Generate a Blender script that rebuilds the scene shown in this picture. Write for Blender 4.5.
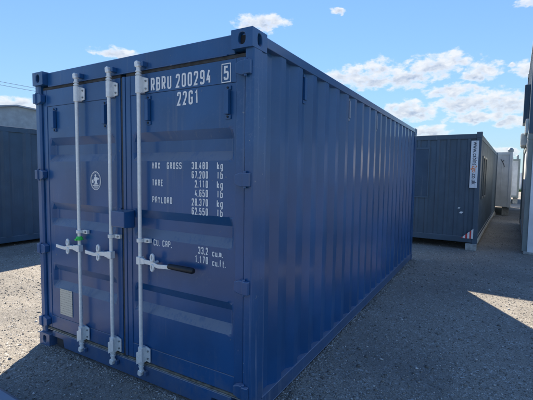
import bpy, bmesh, math, random
import numpy as np
from mathutils import Vector, Matrix
random.seed(7); RNG = np.random.default_rng(11)
for o in list(bpy.data.objects): bpy.data.objects.remove(o)
S = bpy.context.scene; COL = S.collection
R = math.radians

# ------------------------------------------------------------------ camera
CAM = Vector((2.5238, -2.0337, 1.6931)); YAW, PIT, ROLL = -0.5294, -0.0706, 0.0135
cam = bpy.data.cameras.new('camera'); camo = bpy.data.objects.new('camera', cam); COL.objects.link(camo)
cam.sensor_width = 36; cam.lens = 382.605/533*36; cam.clip_start = .05; cam.clip_end = 6000
fw = Vector((math.sin(YAW)*math.cos(PIT), math.cos(YAW)*math.cos(PIT), math.sin(PIT)))
rt = Vector((math.cos(YAW), -math.sin(YAW), 0)); up = rt.cross(fw)
rr = rt*math.cos(ROLL)+up*math.sin(ROLL); uu = -rt*math.sin(ROLL)+up*math.cos(ROLL)
camo.matrix_world = Matrix.Translation(CAM) @ Matrix((rr, uu, -fw)).transposed().to_4x4()
S.camera = camo

# ------------------------------------------------------------------ light, exposure
SUN_EL, SUN_AZ = R(31.8), R(-31.0)          # bearing clockwise from +Y
S.view_settings.view_transform = 'Standard'; S.view_settings.look = 'None'
S.view_settings.exposure = 1.32; S.view_settings.gamma = 1
sd = Vector((math.sin(SUN_AZ)*math.cos(SUN_EL), math.cos(SUN_AZ)*math.cos(SUN_EL), math.sin(SUN_EL)))
sl = bpy.data.lights.new('sun', 'SUN'); sl.energy = 5.0; sl.angle = R(.53); sl.color = (1, .88, .71)
so = bpy.data.objects.new('sun', sl); COL.objects.link(so); so.location = (0, 0, 60)
so.rotation_euler = (-sd).to_track_quat('-Z', 'Y').to_euler()

class NT:
    """small node-tree helper"""
    def __init__(s, t): s.t = t; t.nodes.clear()
    def n(s, kind, ins=None, **props):
        nd = s.t.nodes.new(kind)
        for k, v in props.items(): setattr(nd, k, v)
        for k, v in (ins or {}).items():
            if isinstance(v, bpy.types.NodeSocket): s.t.links.new(v, nd.inputs[k])
            else: nd.inputs[k].default_value = v
        return nd
    def m(s, op, a, b=0.0, c=0.0, clamp=False):
        nd = s.n('ShaderNodeMath', {0: a, 1: b, 2: c}, operation=op); nd.use_clamp = clamp; return nd.outputs[0]
    def v(s, op, a, b=(0, 0, 0), out=0): return s.n('ShaderNodeVectorMath', {0: a, 1: b}, operation=op).outputs[out]
    def mix(s, f, a, b, mode='MIX'):
        nd = s.n('ShaderNodeMix', data_type='RGBA', blend_type=mode)
        for i, v in ((0, f), (6, a), (7, b)):
            if isinstance(v, bpy.types.NodeSocket): s.t.links.new(v, nd.inputs[i])
            else: nd.inputs[i].default_value = v
        return nd.outputs[2]
    def ss(s, x, a, b):
        return s.n('ShaderNodeMapRange', {0: x, 1: a, 2: b, 3: 0., 4: 1.}, interpolation_type='SMOOTHSTEP').outputs[0]
    def noise(s, vec, scale, detail=4, rough=.55, out=0):
        return s.n('ShaderNodeTexNoise', {'Vector': vec, 'Scale': scale, 'Detail': detail, 'Roughness': rough}).outputs[out]

W = bpy.data.worlds.new('World'); S.world = W; W.use_nodes = True
W.cycles.sampling_method = 'MANUAL'; W.cycles.sample_map_resolution = 256
w = NT(W.node_tree)
BG = .15
sky = w.n('ShaderNodeTexSky', sky_type='NISHITA', sun_disc=False, sun_elevation=SUN_EL, sun_rotation=SUN_AZ % (2*math.pi),
          altitude=50, air_density=1.0, dust_density=.0, ozone_density=3.0).outputs[0]
dv = w.n('ShaderNodeTexCoord').outputs['Generated']
sx, sy, sz = w.n('ShaderNodeSeparateXYZ', {0: dv}).outputs
az = w.m('MULTIPLY', w.m('ARCTAN2', sx, sy), 57.2958)
el = w.m('MULTIPLY', w.m('ARCSINE', sz), 57.2958)
# clouds: drifts of small cumulus (bearing, elevation, half width, half height in degrees)
CL = [(-20.6, 13.5, 2.3, 1.0), (-18.2, 13.9, 2.0, 1.2), (-14.7, 14.6, 2.1, 1.2), (-15.4, 12.9, 3.4, 1.0), (-11.0, 13.2, 3.4, 1.3),
      (-7.6, 14.2, 3.5, 1.4), (-5.2, 14.9, 2.4, 1.0), (-1.4, 13.3, 1.9, 1.2), (-2.3, 12.5, 1.8, .6), (-4.9, 11.1, 3.2, .75),
      (-9.9, 8.6, 3.4, 1.1), (-10.9, 9.3, 2.3, .9), (-3.8, 9.3, 3.5, 1.2), (-.4, 9.6, 3.7, 1.1), (1.6, 8.7, 2.2, 1.2),
      (-1.6, 7.5, 4.2, .7), (2.3, 6.7, 2.4, .6), (2.75, 12.8, 1.2, .8), (-7.4, 6.0, 2.2, .6), (-51.1, 15.6, 3.4, .62),
      (-31.3, 20.8, 3.7, .95), (-33.2, 20.4, 1.6, .6), (-20.6, 21.9, .9, .4), (-63.4, 8.0, 4.2, .75), (.7, 3.1, 3.2, .6), (1.6, 13.4, .45, .35), (2.6, 20, 1.2, .4), (9, 11, 4, 1.2)]
pc = w.n('ShaderNodeCombineXYZ', {0: az, 1: el, 2: 0.}).outputs[0]
wn = w.noise(w.v('MULTIPLY', pc, (1, 1.5, 1)), .50, 3, .55, 1)
wv = w.v('MULTIPLY', w.v('SUBTRACT', wn, (.5, .5, .5)), (2.6, 1.5, 0))
pw = w.v('ADD', pc, wv)
mask = None; num = None; den = None
for (a, e, ra, re) in CL:
    q = w.v('MULTIPLY', w.v('SUBTRACT', pw, (a, e, 0)), (1/(ra*1.18), 1/(re*1.28), 0))
    g = w.m('SUBTRACT', 1.0, w.v('DOT_PRODUCT', q, q, 1))
    gw = w.m('MAXIMUM', w.m('ADD', g, .4), .001); qy = w.m('MULTIPLY', w.n('ShaderNodeSeparateXYZ', {0: q}).outputs[1], gw)
    num = qy if num is None else w.m('ADD', num, qy); den = gw if den is None else w.m('ADD', den, gw)
    mask = g if mask is None else w.m('SMOOTH_MAX', mask, g, .25)
vert = w.m('DIVIDE', num, den)
# elsewhere in the sky the same sort of cloud carries on
gen = w.noise(w.v('MULTIPLY', pc, (.11, .26, 1)), 1.0, 3, .5)
gen = w.m('MULTIPLY', w.m('SUBTRACT', gen, .56), 7.)
gen = w.m('SUBTRACT', gen, w.m('MULTIPLY', w.ss(el, 20, 45), 1.2))
outside = w.ss(w.m('ABSOLUTE', w.m('ADD', az, 28.)), 40, 52)
gen = w.m('SUBTRACT', gen, w.m('MULTIPLY', w.m('SUBTRACT', 1., outside), 4.))
mask = w.m('MAXIMUM', mask, gen)
mask = w.m('MAXIMUM', mask, -2.0)
pf = w.v('MULTIPLY', pc, (1, 1.7, 1))
f1 = w.noise(pf, .72, 6, .58)
f2 = w.noise(w.v('ADD', pf, (-.15, 1.1, 0)), .62, 3, .50)
dens = w.m('ADD', mask, w.m('MULTIPLY', w.m('SUBTRACT', f1, .5), 3.0))
cov = w.m('MULTIPLY', w.ss(dens, -.10, .95), w.ss(el, 1.0, 3.5))
lit = w.m('ADD', w.m('ADD', .50, w.m('MULTIPLY', vert, .55)), w.m('MULTIPLY', w.m('SUBTRACT', f1, f2), 2.2), clamp=True)
core = w.ss(dens, .30, 1.30)
shade = w.m('MULTIPLY', core, w.m('SUBTRACT', 1.12, lit), clamp=True)
ccol = w.mix(shade, (.39/BG, .40/BG, .41/BG, 1), (.17/BG, .21/BG, .28/BG, 1))
lum = w.v('DOT_PRODUCT', sky, (.25*BG, .6*BG, .15*BG), 1)
skyc = w.v('SCALE', sky); w.t.links.new(w.m('DIVIDE', 1., w.m('ADD', 1., w.m('MULTIPLY', lum, 1.6))), skyc.node.inputs['Scale'])
skyc = w.mix(1.0, skyc, (.66, .765, .89, 1), 'MULTIPLY')
skyc = w.mix(w.m('MULTIPLY', w.m('POWER', w.m('SUBTRACT', 1., w.m('ABSOLUTE', sz), clamp=True), 7.), .8), skyc, (.215/BG, .305/BG, .36/BG, 1))
fin = w.mix(w.m('MULTIPLY', cov, .93), skyc, ccol)
bg = w.n('ShaderNodeBackground', {0: fin, 1: BG})
w.t.links.new(bg.outputs[0], w.n('ShaderNodeOutputWorld').inputs[0])

# ------------------------------------------------------------------ materials
def mat(name):
    m = bpy.data.materials.new(name); m.use_nodes = True; return m, NT(m.node_tree)
def finish(t, base, rough, metal=0., bump=None, bstr=.2, bdist=.01, coat=0., spec=.5):
    p = t.n('ShaderNodeBsdfPrincipled')
    for k, v in (('Base Color', base), ('Roughness', rough), ('Metallic', metal), ('Coat Weight', coat), ('Specular IOR Level', spec)):
        if isinstance(v, bpy.types.NodeSocket): t.t.links.new(v, p.inputs[k])
        else: p.inputs[k].default_value = v
    p.inputs['Coat Roughness'].default_value = .14
    if bump is not None:
        b = t.n('ShaderNodeBump', {'Height': bump, 'Strength': bstr, 'Distance': bdist}); t.t.links.new(b.outputs[0], p.inputs['Normal'])
    t.t.links.new(p.outputs[0], t.n('ShaderNodeOutputMaterial').inputs[0])
def c4(c): return (c[0], c[1], c[2], 1)
def paint(name, col, rough=.42, dust=(.23, .25, .27), dusty=.25, streak=.2, wave=.25, chips=None, seed=0., ledge_light=.6, coat=0., splash=0.):
    """painted steel: faint dents, vertical run-off streaks, dust, upward faces painted sky-bright, a few chips"""
    m, t = mat(name)
    P = t.v('ADD', t.n('ShaderNodeTexCoord').outputs['Object'], (seed, seed*.7, seed*.3))
    big = t.noise(P, 1.7, 5, .6)
    c = t.mix(t.ss(big, .3, .7), c4([v*.86 for v in col]), c4([v*1.14 for v in col]))
    st = t.noise(t.v('MULTIPLY', P, (26, 26, .7)), 1., 4, .6)
    st = t.m('MULTIPLY', t.ss(st, .54, .74), t.ss(t.noise(P, 1.3, 3), .42, .66))
    c = t.mix(t.m('MULTIPLY', st, streak), c, c4(dust))
    fine = t.m('MULTIPLY', t.ss(t.noise(P, 42, 6, .7), .5, .78), t.ss(t.noise(P, 2.6, 4, .6), .44, .7))
    c = t.mix(t.m('MULTIPLY', fine, dusty), c, c4(dust))
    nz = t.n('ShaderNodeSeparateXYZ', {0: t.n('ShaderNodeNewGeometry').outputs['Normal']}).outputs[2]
    dust_light = t.m('MULTIPLY', t.ss(nz, .12, .6), t.m('ADD', .45, t.ss(t.m('ADD', t.noise(P, 7, 5, .65), t.m('MULTIPLY', t.noise(t.v('MULTIPLY', P, (60, 60, 4)), 1., 3), .5)), .45, .95)), clamp=True)
    c = t.mix(t.m('MULTIPLY', dust_light, ledge_light), c, c4(dust))  # dust on upward faces, also painting in their brighter sky reflection
    if splash:
        oz = t.n('ShaderNodeSeparateXYZ', {0: t.n('ShaderNodeTexCoord').outputs['Object']}).outputs[2]
        sp = t.m('ADD', t.m('MULTIPLY', t.ss(oz, .42, .02), .42), t.noise(t.v('MULTIPLY', P, (9, 9, 5)), 1., 6, .68))
        c = t.mix(t.m('MULTIPLY', t.ss(sp, .62, .95), splash), c, (.20, .19, .165, 1))
    if chips:
        sc = t.n('ShaderNodeTexNoise', {'Vector': t.v('MULTIPLY', P, (60, 60, 3.1)), 'Scale': 1., 'Detail': 2.}).outputs[0]
        c = t.mix(t.m('MULTIPLY', t.m('MULTIPLY', t.ss(sc, .735, .75), t.ss(t.noise(P, 2.2, 2), .5, .62)), .6), c, c4(chips))
        ru = t.m('MULTIPLY', t.ss(t.noise(P, 58, 4, .6), .69, .74), t.ss(t.noise(P, 1.9, 3), .55, .66))
        c = t.mix(t.m('MULTIPLY', ru, .8), c, (.10, .045, .025, 1))
        ch = t.m('MULTIPLY', t.ss(t.noise(P, 34, 3, .5), .70, .73), t.ss(t.noise(P, 3.1, 2), .52, .6))
        c = t.mix(ch, c, c4(chips))
    r = t.m('ADD', rough-.06, t.m('MULTIPLY', t.noise(P, 6, 5, .65), .16))
    r = t.m('ADD', r, t.m('MULTIPLY', st, .12))
    hgt = t.m('ADD', t.noise(P, 3.2, 2, .4), t.m('MULTIPLY', t.noise(P, 190, 2, .5), .012))
    finish(t, c, r, 0., hgt, wave, .012, coat=coat)
    return m
BLUE = (.009, .078, .225)
M = {}
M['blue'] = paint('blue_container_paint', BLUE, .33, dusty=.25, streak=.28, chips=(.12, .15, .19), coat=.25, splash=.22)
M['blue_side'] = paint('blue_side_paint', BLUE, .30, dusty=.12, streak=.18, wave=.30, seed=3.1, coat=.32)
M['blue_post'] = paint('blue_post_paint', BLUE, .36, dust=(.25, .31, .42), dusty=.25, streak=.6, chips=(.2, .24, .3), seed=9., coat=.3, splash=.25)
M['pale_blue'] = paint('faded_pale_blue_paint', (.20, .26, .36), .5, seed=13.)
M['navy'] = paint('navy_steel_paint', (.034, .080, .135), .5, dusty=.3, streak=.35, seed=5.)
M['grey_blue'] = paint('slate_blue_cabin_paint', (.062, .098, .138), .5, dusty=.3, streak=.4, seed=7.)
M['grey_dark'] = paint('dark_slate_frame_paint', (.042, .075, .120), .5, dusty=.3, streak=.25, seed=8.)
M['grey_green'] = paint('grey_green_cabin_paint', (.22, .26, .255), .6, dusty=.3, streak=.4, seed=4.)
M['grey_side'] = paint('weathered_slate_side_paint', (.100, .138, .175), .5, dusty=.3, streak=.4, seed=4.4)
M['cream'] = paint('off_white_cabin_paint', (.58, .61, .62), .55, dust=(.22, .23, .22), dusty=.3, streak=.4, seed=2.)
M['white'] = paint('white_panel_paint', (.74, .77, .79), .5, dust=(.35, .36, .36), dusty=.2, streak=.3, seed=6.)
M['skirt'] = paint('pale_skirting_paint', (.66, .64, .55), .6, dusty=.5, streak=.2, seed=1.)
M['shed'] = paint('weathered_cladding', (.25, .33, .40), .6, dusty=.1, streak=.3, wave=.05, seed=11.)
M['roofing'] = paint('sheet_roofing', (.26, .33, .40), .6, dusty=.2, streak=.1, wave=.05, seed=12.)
def plain(name, col, rough=.5, metal=0., var=.2, scale=18, bstr=.1):
    m, t = mat(name); P = t.n('ShaderNodeTexCoord').outputs['Object']
    n = t.noise(P, scale, 5, .6)
    c = t.mix(t.ss(n, .28, .72), c4([v*(1-var) for v in col]), c4([min(1, v*(1+var)) for v in col]))
    finish(t, c, t.m('ADD', rough-.08, t.m('MULTIPLY', n, .16)), metal, n, bstr, .004)
    return m
def galvanised():
    m, t = mat('galvanised_steel'); P = t.n('ShaderNodeTexCoord').outputs['Object']
    vo = t.n('ShaderNodeTexVoronoi', {'Vector': P, 'Scale': 70.}).outputs['Color']
    n = t.noise(P, 30, 4, .6)
    sp = t.n('ShaderNodeSeparateColor', {0: vo}).outputs[0]
    c = t.mix(sp, (.72, .75, .75, 1), (.82, .84, .83, 1))
    c = t.mix(t.m('MULTIPLY', t.ss(n, .6, .85), .35), c, (.45, .45, .42, 1))
    finish(t, c, t.m('ADD', .36, t.m('MULTIPLY', n, .25)), .25, n, .12, .003)
    return m
M['galv'] = galvanised()
M['galv_dark'] = plain('dull_zinc', (.30, .33, .34), .5, .5, .35, 40)
M['rubber'] = plain('dusty_rubber_seal', (.040, .046, .052), .75, 0, .4, 22)
M['rubber_dirt'] = plain('dirty_sill_seal', (.16, .145, .11), .85, 0, .45, 30)
M['black'] = plain('black_rubber_grip', (.012, .014, .018), .5, 0, .3, 40)
M['letter'] = plain('white_vinyl_lettering', (.78, .80, .80), .5, 0, .08, 25, .02)
M['green'] = plain('green_plastic_seal', (.05, .62, .09), .4, 0, .1, 30)
M['concrete'] = plain('concrete_block_surface', (.36, .37, .36), .9, 0, .3, 14, .5)
M['glass'] = plain('dark_window_glass', (.012, .016, .020), .08, 0, .1, 3, 0)
M['alu'] = plain('window_frame_metal', (.10, .12, .13), .45, .2, .2, 10)
M['ac'] = plain('ac_casing', (.60, .63, .63), .5, 0, .08, 9)
M['red'] = plain('red_reflective_stripe', (.62, .05, .05), .5, 0, .15, 20)
M['orange'] = plain('orange_print', (.85, .23, .05), .5, 0, .05, 20)
M['ink'] = plain('dark_print', (.03, .04, .07), .5, 0, .05, 20)
M['wire'] = plain('weathered_cable', (.16, .18, .21), .7)
M['timber'] = plain('weathered_pole_timber', (.13, .10, .075), .9, 0, .3, 10, .4)
M['rust'] = plain('rusty_edge', (.16, .07, .035), .85, 0, .4, 30)
M['dark'] = plain('dark_underside', (.02, .024, .03), .8, 0, .3, 10)
def placard():
    m, t = mat('stamped_data_plate'); P = t.n('ShaderNodeTexCoord').outputs['Object']
    ln = t.n('ShaderNodeSeparateXYZ', {0: P}).outputs
    rows = t.ss(t.m('SINE', t.m('MULTIPLY', ln[2], 290)), .2, .7)
    wd = t.ss(t.noise(t.v('MULTIPLY', P, (120, 1, 46)), 1., 4, .7), .44, .62)
    c = t.mix(t.m('MULTIPLY', t.m('MULTIPLY', rows, wd), .85), (.54, .54, .48, 1), (.09, .09, .08, 1))
    finish(t, c, .5, .2)
    return m
M['placard'] = placard()

def ground_mat():
    m, t = mat('crushed_gravel_ground'); P = t.n('ShaderNodeTexCoord').outputs['Object']
    Pw = t.v('ADD', P, t.v('MULTIPLY', t.v('SUBTRACT', t.noise(P, 55, 2, .5, 1), (.5, .5, .5)), (.012, .012, 0)))
    def vor(scale, feat='F1'): return t.n('ShaderNodeTexVoronoi', {'Vector': Pw, 'Scale': scale}, feature=feat)
    v1, v2, v3 = vor(92.), vor(190.), vor(31.)
    s1 = t.n('ShaderNodeSeparateColor', {0: v1.outputs['Color']}).outputs
    s2 = t.n('ShaderNodeSeparateColor', {0: v2.outputs['Color']}).outputs
    s3 = t.n('ShaderNodeSeparateColor', {0: v3.outputs['Color']}).outputs
    c = t.mix(s1[0], (.165, .155, .138, 1), (.43, .395, .335, 1))
    c = t.mix(t.ss(s1[1], .86, .9), c, (.54, .525, .49, 1))
    c2 = t.mix(s2[0], (.155, .145, .128, 1), (.45, .41, .345, 1))
    c = t.mix(t.ss(t.noise(P, 9, 4, .6), .40, .60), c, c2)
    c = t.mix(t.m('MULTIPLY', t.ss(s3[1], .94, .96), t.ss(v3.outputs['Distance'], .5, .35)), c, (.48, .465, .43, 1))
    blot = t.noise(P, .55, 6, .6); blot2 = t.noise(P, 2.4, 5, .6)
    c = t.mix(t.m('MULTIPLY', t.ss(blot, .40, .62), .5), c, (.155, .152, .145, 1))
    c = t.mix(t.m('MULTIPLY', t.ss(blot2, .5, .75), .3), c, (.38, .350, .30, 1))
    h = t.m('ADD', t.m('MULTIPLY', t.m('SUBTRACT', 1., v1.outputs['Distance']), .6), t.m('MULTIPLY', t.m('SUBTRACT', 1., v2.outputs['Distance']), .3))
    h = t.m('ADD', h, t.m('MULTIPLY', t.noise(P, 5, 4, .6), 1.5))
    finish(t, c, .9, 0, h, .55, .010, spec=.25)
    return m
def stone_mat():
    m, t = mat('gravel_stone'); g = t.n('ShaderNodeNewGeometry').outputs['Random Per Island']
    r = t.n('ShaderNodeValToRGB', {0: g}); e = r.color_ramp
    e.elements[0].position = 0; e.elements[0].color = (.10, .096, .088, 1)
    e.elements[1].position = 1; e.elements[1].color = (.76, .74, .70, 1)
    for p_, c_ in ((.40, (.22, .205, .178, 1)), (.75, (.37, .335, .28, 1)), (.84, (.42, .405, .37, 1)), (.91, (.66, .65, .62, 1))):
        k = e.elements.new(p_); k.color = c_
    n = t.noise(t.n('ShaderNodeTexCoord').outputs['Object'], 160, 3)
    finish(t, t.mix(.22, r.outputs[0], t.mix(n, (.10, .098, .093, 1), (.42, .405, .37, 1))), .85, spec=.3)
    return m
M['ground'] = ground_mat(); M['stone'] = stone_mat()

# ------------------------------------------------------------------ geometry helpers
class MB:
    def __init__(s): s.v = []; s.f = []
    def add(s, vs, fs):
        b = len(s.v); s.v += [tuple(x) for x in vs]; s.f += [tuple(i+b for i in f) for f in fs]; return s
    def box(s, a, b):
        x0, y0, z0 = [min(p, q) for p, q in zip(a, b)]; x1, y1, z1 = [max(p, q) for p, q in zip(a, b)]
        return s.add([(x0, y0, z0), (x1, y0, z0), (x1, y1, z0), (x0, y1, z0), (x0, y0, z1), (x1, y0, z1), (x1, y1, z1), (x0, y1, z1)],
                     [(0, 3, 2, 1), (4, 5, 6, 7), (0, 1, 5, 4), (1, 2, 6, 5), (2, 3, 7, 6), (3, 0, 4, 7)])
    def prism(s, poly, e):
        """poly: list of 3d points (planar), extruded by vector e"""
        n = len(poly); e = Vector(e); P = [Vector(p) for p in poly]
        nr = sum(((P[i]-P[0]).cross(P[(i+1) % n]-P[0]) for i in range(n)), Vector())
        if nr.dot(e) > 0: P.reverse()
        return s.add(P+[p+e for p in P], [tuple(range(n)), tuple(reversed(range(n, 2*n)))]+[(i, n+i, n+(i+1) % n, (i+1) % n) for i in range(n)])
    def tube(s, pts, r, n=12, cap=True):
        pts = [Vector(p) for p in pts]; rs = r if isinstance(r, (list, tuple)) else [r]*len(pts)
        b = len(s.v)
        ref = None
        for i, p in enumerate(pts):
            d = (pts[min(i+1, len(pts)-1)]-pts[max(i-1, 0)])
            if d.length < 1e-9: d = pts[-1]-pts[0]
            d.normalize()
            if ref is None: ref = d.orthogonal().normalized()
            a = (ref-d*ref.dot(d)).normalized(); ref = a; c = d.cross(a)
            for k in range(n):
                t = 2*math.pi*k/n; s.v.append(tuple(p+(a*math.cos(t)+c*math.sin(t))*rs[i]))
        for i in range(len(pts)-1):
            for k in range(n):
                k2 = (k+1) % n; s.f.append((b+i*n+k, b+i*n+k2, b+(i+1)*n+k2, b+(i+1)*n+k))
        if cap:
            s.f.append(tuple(b+k for k in reversed(range(n)))); s.f.append(tuple(b+(len(pts)-1)*n+k for k in range(n)))
        return s
    def build(s, name, m, parent=None, bevel=0., smooth=False, seg=2):
        me = bpy.data.meshes.new(name); me.from_pydata(s.v, [], s.f); me.update()
        me.materials.append(M[m] if isinstance(m, str) else m)
        o = bpy.data.objects.new(name, me); COL.objects.link(o); o.parent = parent
        if smooth: me.shade_smooth()
        if bevel:
            b = o.modifiers.new('bevel', 'BEVEL'); b.width = bevel; b.segments = seg; b.limit_method = 'ANGLE'; b.angle_limit = R(35)
        if smooth and hasattr(me, 'set_sharp_from_angle'): me.set_sharp_from_angle(angle=R(38))
        return o
def tag(o, label=None, cat=None, group=None, kind=None):
    for k, v in (('label', label), ('category', cat), ('group', group), ('kind', kind)):
        if v: o[k] = v
    return o
def empty(name, loc, rz, label, cat, group=None):
    o = bpy.data.objects.new(name, None); COL.objects.link(o); o.location = loc; o.rotation_euler = (0, 0, rz); o.empty_display_size = .2
    return tag(o, label, cat, group)
def copy_tree(o, parent=None):
    c = o.copy(); COL.objects.link(c); c.parent = parent
    for ch in list(o.children): copy_tree(ch, c)
    return c
def B(a, b): return MB().box(a, b)

# ------------------------------------------------------------------ ground
g = MB(); E = 1500.
xs = [-E, -60, -12, 12, 60, E]
for i in range(5):
    for j in range(5):
        g.add([(xs[i], xs[j], 0), (xs[i+1], xs[j], 0), (xs[i+1], xs[j+1], 0), (xs[i], xs[j+1], 0)], [(0, 1, 2, 3)])
tag(g.build('ground', 'ground'), kind='structure')

def stones(n, rmin, rmax, smin, smax, a0=-75, a1=32, strip=None):
    """loose stones thrown round the viewer's foot, thinning with distance"""
    r = rmin*(rmax/rmin)**RNG.random(n); a = np.radians(a0+(a1-a0)*RNG.random(n))
    x = CAM.x+r*np.sin(a); y = CAM.y+r*np.cos(a)
    if strip:                                        # kicked up in an uneven drift along an edge
        (xa, ya), (xb, yb), wd_ = strip; t = RNG.random(n); k = np.abs(RNG.normal(0, 1, n))*wd_*(.35+.65*np.sin(t*23)**2*np.sin(t*7.3+1)**2)
        x = xa+(xb-xa)*t+k*(yb-ya)/math.hypot(xb-xa, yb-ya); y = ya+(yb-ya)*t-k*(xb-xa)/math.hypot(xb-xa, yb-ya)
    keep = ~((np.abs(x) < 1.2) & (y > .03) & (y < 6.04))
    keep &= ~((x > -1.75) & (x < .32) & (y < -.60) & (y > -1.9))
    x, y, r = x[keep], y[keep], r[keep]; n = len(x)
    s = smin*(smax/smin)**(RNG.random(n)**2.2)
    base = np.array([(1, 0, 0), (-1, 0, 0), (0, 1, 0), (0, -1, 0), (0, 0, 1), (0, 0, -1)], float)
    v = base[None]*(.65+.6*RNG.random((n, 6, 1)))+(RNG.random((n, 6, 3))-.5)*.5
    v[:, :, 2] *= .62
    t = RNG.random(n)*6.283; c, q = np.cos(t)[:, None], np.sin(t)[:, None]
    vx = v[:, :, 0]*c-v[:, :, 1]*q; vy = v[:, :, 0]*q+v[:, :, 1]*c
    v = np.stack([vx, vy, v[:, :, 2]], 2)*s[:, None, None]
    v[:, :, 0] += x[:, None]; v[:, :, 1] += y[:, None]; v[:, :, 2] += (s*.22)[:, None]
    return v
SV = np.concatenate([stones(85000, 1.6, 9, .003, .0095), stones(6000, 1.7, 14, .007, .016), stones(26000, 6, 26, .006, .016, -80, 36),
                     stones(6000, 1, 2, .004, .013, strip=((1.205, .0), (1.205, 6.0), .07)), stones(2500, 1, 2, .004, .012, strip=((-1.1, .025), (1.2, .025), .06)), stones(700, 1.7, 9, .014, .026)])
oct_f = np.array([(0, 2, 4), (2, 1, 4), (1, 3, 4), (3, 0, 4), (2, 0, 5), (1, 2, 5), (3, 1, 5), (0, 3, 5)])
nS = len(SV); F = (oct_f[None]+np.arange(nS)[:, None, None]*6).reshape(-1)
me = bpy.data.meshes.new('gravel'); me.vertices.add(nS*6); me.vertices.foreach_set('co', SV.reshape(-1).astype(np.float32))
me.loops.add(len(F)); me.loops.foreach_set('vertex_index', F.astype(np.int32))
me.polygons.add(nS*8); me.polygons.foreach_set('loop_start', np.arange(0, nS*24, 3, dtype=np.int32))
me.polygons.foreach_set('loop_total', np.full(nS*8, 3, dtype=np.int32)); me.update(calc_edges=True)
me.materials.append(M['stone'])
o = bpy.data.objects.new('gravel', me); COL.objects.link(o)
tag(o, 'loose crushed grey and beige gravel strewn over the yard', 'gravel', kind='stuff')

# ------------------------------------------------------------------ the blue shipping container
HW, LEN, HT = 1.219, 6.058, 2.591
box = empty('shipping_container', (0, 0, 0), 0, 'large blue shipping container with galvanised door bars and white lettering, in the foreground', 'container')

def plate_hole(mb, c, u, v, n, hw, hh, a, b, depth, N=28):
    """rectangular plate centred c spanned by u,v (unit), outward normal n, with an oval hole and its tunnel"""
    c, u, v, n = map(Vector, (c, u, v, n))
    if u.cross(v).dot(n) < 0: u = -u
    ca = math.atan2(hh, hw); angs = sorted(set([2*math.pi*k/N+.01 for k in range(N)]+[ca, math.pi-ca, math.pi+ca, 2*math.pi-ca]))
    o1, i1, i2 = [], [], []
    for t in angs:
        ct, st = math.cos(t), math.sin(t); k = min(hw/abs(ct) if abs(ct) > 1e-9 else 1e9, hh/abs(st) if abs(st) > 1e-9 else 1e9)
        o1.append(c+u*ct*k+v*st*k)
        # stadium-like oval
        e = 2.6; rr_ = (abs(ct/a)**e+abs(st/b)**e)**(-1/e)
        p = c+u*ct*rr_+v*st*rr_; i1.append(p); i2.append(p-n*depth)
    m = len(angs)
    mb.add(o1+i1+i2, [(k, (k+1) % m, m+(k+1) % m, m+k) for k in range(m)]+[(m+k, m+(k+1) % m, 2*m+(k+1) % m, 2*m+k) for k in range(m)])
def casting(sx_, front, top):
    """corner casting: outer faces with oval openings, hollow look"""
    cx, cy, cz = .162, .178, .118
    x0 = sx_*(HW-cx); x1 = sx_*HW; y0, y1 = (0, cy) if front else (LEN-cy, LEN); z0, z1 = (HT-cz, HT) if top else (0, cz)
    yf, yb = (y0, y1) if front else (y1, y0); ny = -1 if front else 1
    xm, ym, zm = (x0+x1)/2, (y0+y1)/2, (z0+z1)/2
    zo = z1 if top else z0; nz = 1 if top else -1
    mb = MB()
    plate_hole(mb, (xm, yf, zm), (1, 0, 0), (0, 0, 1), (0, ny, 0), cx/2, cz/2, .027, .037, .03)
    plate_hole(mb, (x1, ym, zm), (0, 1, 0), (0, 0, 1), (sx_, 0, 0), cy/2, cz/2, .027, .038, .03)
    plate_hole(mb, (xm, ym, zo), (1, 0, 0), (0, 1, 0), (0, 0, nz), cx/2, cy/2, .031, .062, .03)
    zi = z0 if top else z1
    mb.add([(x0, y0, z0), (x0, y1, z0), (x0, y1, z1), (x0, y0, z1)], [(0, 1, 2, 3)])
    mb.add([(x0, yb, z0), (x1, yb, z0), (x1, yb, z1), (x0, yb, z1)], [(0, 1, 2, 3)])
    mb.add([(x0, y0, zi), (x1, y0, zi), (x1, y1, zi), (x0, y1, zi)], [(0, 1, 2, 3)])
    ob = mb.build('corner_casting', 'blue_post', box)
    bm = bmesh.new(); bm.from_mesh(ob.data); bmesh.ops.remove_doubles(bm, verts=bm.verts, dist=1e-5); bmesh.ops.recalc_face_normals(bm, faces=bm.faces); bm.to_mesh(ob.data); bm.free()
    bv = ob.modifiers.new('bevel', 'BEVEL'); bv.width = .006; bv.segments = 3; bv.limit_method = 'ANGLE'; bv.angle_limit = R(60)
    # dark block inside, its colour painting the shade of the hollow
    B((x0+.031*sx_, y0+.031, z0+.031), (x1-.0305*sx_, y1-.0305, z1-.0305)).build('casting_shade_fill', 'dark', ob)
for sx_ in (-1, 1):
    for fr in (True, False):
        for tp in (True, False): casting(sx_, fr, tp)

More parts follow.
